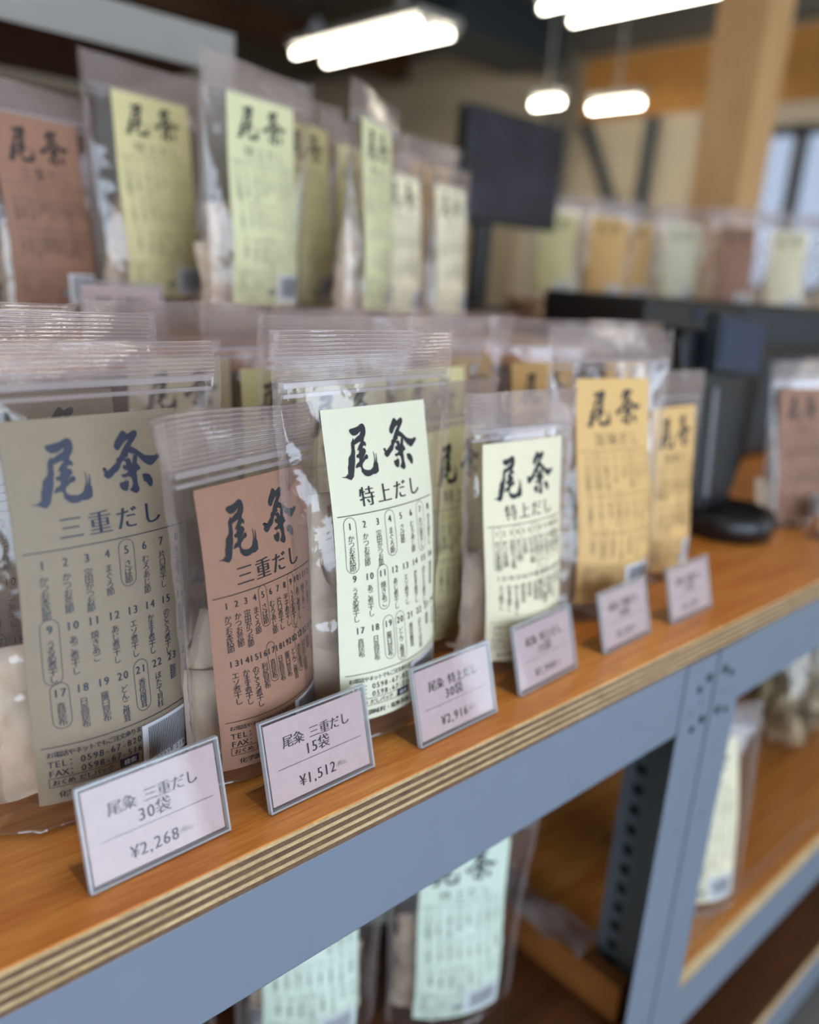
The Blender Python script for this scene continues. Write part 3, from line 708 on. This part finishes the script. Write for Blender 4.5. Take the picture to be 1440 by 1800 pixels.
# ------------------------------------------------------------------ price cards in clear L stands
def price_card(x, y, z, lines, label, yaw=0.0, lean=16.0, w=.0785, hh=.0545, txt=True):
    o = thing('price_card_stand', label, 'price card', (x, y, z), math.radians(yaw), 'price cards in clear stands')
    a = math.radians(lean); ca, sa = math.cos(a), math.sin(a)
    def tilt(me):
        for v in me.vertices:
            yy, zz = v.co.y, v.co.z; v.co.y = yy*ca+zz*sa; v.co.z = -yy*sa+zz*ca
        me.update()
    def sheet(nm, m_, x0, x1, y0, y1, z0, z1, par=o):
        me = MB().box(x0, x1, y0, y1, z0, z1).mesh(nm, m_); tilt(me); return link(nm, me, par)
    sheet('front_cover', 'acrylic', -w/2, w/2, 0, .0009, .0012, hh)
    sheet('back_cover', 'acrylic', -w/2, w/2, .0022, .0031, .0012, hh)
    for (a0, a1, z0, z1) in ((-w/2, -w/2+.001, .0012, hh), (w/2-.001, w/2, .0012, hh), (-w/2, w/2, .0012, .0023), (-w/2, w/2, hh-.001, hh)):
        sheet('clear_rim', 'acrylic_edge', a0, a1, -.0002, .0033, z0, z1)
    cd_ = sheet('paper_card', 'card_pink', -w/2+.0028, w/2-.0028, .0012, .0019, .004, hh-.003)
    MB().box(-w/2, w/2, .0005, .028, 0, .0012).obj('base', 'acrylic', o)
    if txt:
        P_ = Print()
        l1, l2, pr = lines; s = .0078
        wd = (len(l1)-1)*s+.45*s; P_.hline(l1, -wd/2, hh*.70, s, 1.0, 0, 3, .035)
        P_.hline(l2, -.0105, hh*.545, .0088, 1.0, 0, 3, .03)
        P_.rect(-w/2+.009, hh*.43, w/2-.007, hh*.43+.0003)
        xe = P_.hline(pr, -.017, hh*.23, .0088, 1.0, 0, 3, .03)
        P_.hline('(税込)', xe, hh*.23, .0030, .9, 0, 1)
        V_, T_, M_ = P_.arrays()
        me = bpy.data.meshes.new('lettering'); me.from_pydata([(p[0], .0010, p[1]) for p in V_], [], [tuple(map(int, q)) for q in T_]); me.materials.append(MATS['ink_brown']); tilt(me)
        link('lettering', me, cd_)
    return o
san, tok, uma = '尾粂 三重だし', '尾粂 特上だし', '尾粂 旨味だし'
for (pa, pb, lines, label) in (
    ((160, 1580), (408, 1462), (san, '30袋', '¥2,268'), 'pink price card reading 2,268 in a clear stand before the tan labelled pouch'),
    ((478, 1437), (660, 1350), (san, '15袋', '¥1,512'), 'pink price card reading 1,512 in a clear stand before the kraft labelled pouch'),
    ((740, 1320), (876, 1253), (tok, '30袋', '¥2,916'), 'pink price card reading 2,916 in a clear stand before the pale green pouch'),
    ((912, 1230), (1020, 1172), (tok, '15袋', '¥1,944'), 'pink price card in a clear stand before the small cream white pouch'),
    ((1060, 1156), (1150, 1110), (uma, '30袋', '¥2,592'), 'pink price card in a clear stand before the tall orange pouch'),
    ((1180, 1102), (1256, 1066), (uma, '15袋', '¥1,728'), 'pink price card in a clear stand before the small orange pouch')):
    A_, B_ = on_z(*pa, 0), on_z(*pb, 0); c_ = (A_+B_)/2
    price_card(c_[0], c_[1], 0, lines, label, math.degrees(math.atan2(B_[1]-A_[1], B_[0]-A_[0])))
c_ = on_z(228, 608, RZ); price_card(c_[0], c_[1], RZ, (san, '30袋', '¥2,268'), 'pink price card at the edge of the riser before the brown and yellow pouches', 4, 12)
c_ = on_z(716, 560, RZ); price_card(c_[0], c_[1], RZ, (tok, '15袋', '¥1,944'), 'pink price card on the riser before the small cream pouches', 6, 12)
c_ = on_z(1470, 945, 0); price_card(c_[0], c_[1], 0, (san, '15袋', '¥1,512'), 'pink price card in a clear stand on the plywood beyond the black tablet stand', 0)
pouch(1.165, .125, 0, -15, 15, 'paper_kraft', 's', 'small clear pouch with dark brown label beyond the black tablet stand', 8)
pouch(1.320, .150, 0, -12, 15, 'paper_kraft', 's', 'small clear pouch with dark brown label, second beyond the black tablet stand', 8)

# ------------------------------------------------------------------ black equipment
o = thing('tablet_stand', 'black tablet stand with round bowl base and blue-black screen at the shelf joint', 'tablet stand', (1.035, .160, 0))
MB().lathe([(.052, 0), (.060, .004), (.063, .018), (.062, .034), (.057, .036), (.050, .030), (.02, .026)], (0, 0, 0), 40).obj('base', 'black_plastic', o, True)
def leaned(pts, y0, th, lean, nm, m_, par, bev=.004):
    mb = MB().prism(pts, y0, y0+th); mb.v = [(x, y+z*lean, z) for x, y, z in mb.v]; return mb.obj(nm, m_, par, bevel=bev)
sl = leaned([(-.055, .03), (.03, .03), (.075, .10), (.12, .23), (.10, .25), (-.10, .265), (-.12, .25), (-.09, .12)], .012, .03, .10, 'body', 'black_plastic', o)
leaned([(-.040, .05), (-.030, .05), (-.022, .19), (-.034, .19)], .0095, .0022, .10, 'trim_strip', 'silver', o, .0005)
sc_ = leaned([(-.075, .215), (.045, .205), (.050, .275), (-.070, .285)], -.012, .022, .10, 'display', 'slate_plastic', o, .003)
leaned([(-.068, .222), (.039, .212), (.044, .269), (-.064, .278)], -.0135, .0015, .10, 'screen', 'blue_screen', o, .0003)
o = thing('cash_register', 'tall black register cabinet standing on the plywood behind the tablet stand', 'register', (1.50, .39, 0))
MB().box(-.36, .36, 0, .2, .004, .296).obj('body', 'black_plastic', o, bevel=.006)
MB().box(-.35, .35, -.004, 0, .02, .20).obj('front_panel', 'slate_plastic', o, bevel=.001)
MB().tube((-.20, -.003, .272), (-.20, .002, .272), .011, 20).obj('button', 'blue_screen', o)
MB().box(-.05, .32, -.003, .001, .225, .285).obj('display_window', 'slate_plastic', o, bevel=.001)
for xx in (-.33, .33):
    for yy in (.03, .17): MB().tube((xx, yy, 0), (xx, yy, .005), .012, 12).obj('foot', 'black_plastic', o)

# ------------------------------------------------------------------ rear counter, monitor, far pouches
RC = .235
o = thing('rear_counter', 'wooden rear counter behind the riser carrying the monitor', 'counter', (1.6, .86, FLOOR))
MB().box(-.85, .02, 0, .5, RC-.03-FLOOR, RC-FLOOR).obj('counter_top', 'mid_wood', o, bevel=.002)
MB().box(-.82, 0, .03, .48, 0, RC-.03-FLOOR).obj('body', 'dark_wood', o)
ty = 1.0
tl_, tr_, br_, bl_ = on_y(818, 178, ty), on_y(993, 222, ty), on_y(981, 405, ty), on_y(818, 390, ty)
x0, x1 = (tl_[0]+bl_[0])/2, (tr_[0]+br_[0])/2; z0, z1 = (bl_[2]+br_[2])/2, (tl_[2]+tr_[2])/2
xp = on_y(857, 430, ty)[0]
o = thing('monitor', 'black flat monitor with dark screen on a pole above the riser row', 'monitor', (xp, ty, RC))
MB().box(x0-xp, x1-xp, 0, .035, z0-RC, z1-RC).obj('casing', 'black_plastic', o, bevel=.004)
mat('dark_screen', (40, 40, 50), 0.2, vary=0.5, scale=9)
MB().box(x0-xp+.012, x1-xp-.012, -.001, .001, z0-RC+.016, z1-RC-.012).obj('screen', 'dark_screen', o)
MB().box(-.028, .028, .012, .03, .01, z0-RC+.03).obj('pole', 'black_plastic', o, bevel=.003)
MB().box(-.10, .10, -.05, .09, 0, .012).obj('foot', 'black_plastic', o, bevel=.003)
c_ = on_z(925, 548, RC)
pouch(1.525, 1.135, RC, -8, 15, 'paper_orange', 'u', 'small clear pouch with orange label on the rear counter under the monitor', 6)
# display rack with the far row of pouches
DZ = .265
dc = thing('display_rack', 'wooden display rack at the far side carrying the row of mixed pouches', 'shelf rack', (2.05, .90, FLOOR), math.radians(-42))
MB().box(-.4, .9, -.12, .25, DZ-.02-FLOOR, DZ-FLOOR).obj('shelf', 'mid_wood', dc, bevel=.002)
for xx in (-.38, .88):
    MB().box(xx-.02, xx+.02, -.11, .24, 0, DZ-.02-FLOOR).obj('side_panel', 'dark_wood', dc)
rz = math.radians(-42); ex = np.array([math.cos(rz), math.sin(rz)]); ey = np.array([-ex[1], ex[0]])
FAR = [(-.31, 0, 30, 'paper_yellow', 't', 'yellow label at the near end of the row'), (-.17, .01, 30, 'paper_orange', 'u', 'orange label next to the yellow end pouch'),
       (-.07, .125, 30, 'paper_orange', 'u', 'orange label set back in the middle of the row'), (.05, .07, 30, 'paper_green', 't', 'greenish label below the wooden pillar'),
       (.17, -.01, 30, 'paper_kraft', 's', 'salmon brown label right of the greenish pouch'), (.32, .02, 30, 'paper_cream', 't', 'cream label beside the salmon brown one'),
       (.47, .0, 30, 'paper_yellow', 't', 'yellow label under the blue window'), (.63, .01, 30, 'paper_yellow', 't', 'yellow label at the far end of the row')]
for (a, d, kd, pp, tl, lab) in FAR:
    p = np.array([2.05, .90])+ex*a+ey*d
    pouch(p[0], p[1], DZ, -42+random.Random(int(a*100)).uniform(-6, 6), kd, pp, tl, 'far display rack pouch with '+lab, 6, packets=5)
# upper steel rack behind the riser (only its top beam shows)
by = .86
o = thing('tall_steel_rack', 'tall grey steel rack whose top beam rises behind the riser pouches', 'shelf rack', (0, by, FLOOR))
bl2, br2, bt2 = on_y(0, 32, by), on_y(383, 123, by), on_y(413, 60, by)
zb = bl2[2]; zt = bt2[2]; xe = bt2[0]
mat('steel_warm', (140, 138, 134), 0.5, vary=0.03)
MB().box(-1.2, xe, 0, .003, zb-FLOOR, zt-FLOOR).obj('top_beam', 'steel_warm', o, bevel=.001)
MB().box(-1.2, xe, .003, .4, zb+.02-FLOOR, zb+.035-FLOOR).obj('top_board', 'dark_wood', o)
for xx in (-1.2, xe-.05): 
    MB().box(xx, xx+.05, .003, .006, 0, zt-FLOOR).obj('post', 'steel_warm', o)
    MB().box(xx, xx+.05, .40, .403, 0, zt-FLOOR).obj('rear_post', 'steel_warm', o)
MB().box(-1.15, xe-.05, .39, .398, .1, zb-FLOOR).obj('back_board', 'dark_wood', o)

# ------------------------------------------------------------------ lower bays
LZ = -.475
pouch(.556, .150, LZ, -25, 30, 'paper_mint', 't', 'tall clear pouch with mint label on the lower shelf in front of the wooden crate', -1, packets=8)
pouch(.414, .220, LZ, -24, 30, 'paper_mint', 't', 'clear pouch with mint label on the lower shelf, set further back', -1, packets=8)
pouch(.595, .290, LZ, -24, 30, 'paper_mint', 't', 'clear pouch with mint label standing behind the front mint pouch', 6, packets=4)
pouch(.270, .300, LZ, -20, 30, 'paper_cream', 't', 'clear pouch with pale label deep in the lower shelf', 6, packets=6)
o = thing('wooden_crate', 'shallow brown wooden crate on the lower shelf against the steel post', 'crate', (.62, .02, LZ))
MB().box(.066, .088, 0, .40, .001, .05).obj('side_board', 'mid_wood', o, bevel=.001)
MB().box(.02, .066, .385, .40, .001, .05).obj('back_board', 'mid_wood', o, bevel=.001)
mb = MB(); n = 14; vv = []
for i in range(n+1):
    for j in range(5):
        t_ = i/n; yy = .06+.16*t_; vv.append((.66+.012*j+.004*math.sin(i*1.3), yy, -.400+.012*math.sin(j*1.1+i*.9)*.4+.01*(j == 2)))
tag(mb.add(vv, grid(4, n)).obj('plastic_sheet', 'zip_plastic', smooth=True), 'crumpled clear plastic sheet lying along the crate side by the post', 'plastic sheet')
pouch(.905, .055, -.4535, -30, 30, 'paper_cream', 't', 'clear pouch with pale yellow label on the orange lower shelf by the post', 8, packets=6)
# bag of flakes: clear pillow bag full of pale shavings
def flake_bag(x, y, z, label, s=1.0, seed=1):
    o = thing('flake_bag', label, 'bag', (x, y, z))
    r = random.Random(seed); n = 26; vv = []
    for j in range(n+1):
        th = math.pi*j/n
        for i in range(n):
            ph = 2*math.pi*i/n
            rr = 1+.08*math.sin(3*ph+th*2)+.05*math.sin(7*ph-th*5+seed)
            zc = -math.cos(th)
            vv.append((.085*s*math.sin(th)*math.cos(ph)*rr, .055*s*math.sin(th)*math.sin(ph)*rr, .10*s*(zc*(.92 if zc < 0 else 1.25))+.094*s))
    ff = [(j*n+i, j*n+(i+1) % n, (j+1)*n+(i+1) % n, (j+1)*n+i) for j in range(n) for i in range(n)]
    MB().add(vv, ff).obj('film', 'film', o, True)
    fl = MB()
    for k in range(520):
        a, b_, c = r.uniform(0, 6.28), r.uniform(-1, 1), r.uniform(.45, .86)**.6
        q = math.sqrt(1-b_*b_); P0 = Vector((.085*s*q*math.cos(a)*c, .055*s*q*math.sin(a)*c, .09*s*b_*c+.094*s))
        u = Vector((r.gauss(0, 1), r.gauss(0, 1), r.gauss(0, 1))).normalized(); w_ = u.orthogonal().normalized(); L1, L2 = r.uniform(.006, .016)*s, r.uniform(.003, .007)*s
        m_ = u.cross(w_)*.003*s
        fl.add([P0-u*L1-w_*L2, P0+u*L1-w_*L2, P0+u*L1+w_*L2, P0-u*L1+w_*L2, P0+m_-w_*L2, P0+m_+w_*L2], [(0, 4, 5, 3), (4, 1, 2, 5)])
    q = fl.obj('flakes', 'flakes', o); q['kind'] = 'stuff'
    MB().lathe([(.03*s, .205*s), (.012*s, .215*s), (.012*s, .222*s), (.03*s, .25*s)], (0, 0, 0), 16).obj('tied_neck', 'film_seal', o, True)
    return o
flake_bag(1.39, .15, -.4525, 'clear bag of pale beige flakes on the orange lower shelf', 1.25, 3)
flake_bag(1.66, .20, -.4525, 'second clear bag of pale flakes further along the orange lower shelf', 1.2, 4)
rr = random.Random(4)
for i in range(7):
    p = (.93+.132*i, .10+rr.uniform(0, .12), -.7495)
    q = link('snack_packet', PK[i % 5], None, p, (math.radians(-62), 0, rr.uniform(-.6, .6))); q.scale = (1.4, 1.4, 1.4)
    q.location.z += .012
    tag(q, 'small beige paper packet lying on the dark bottom shelf board', 'packet', 'paper packets on the bottom shelf')
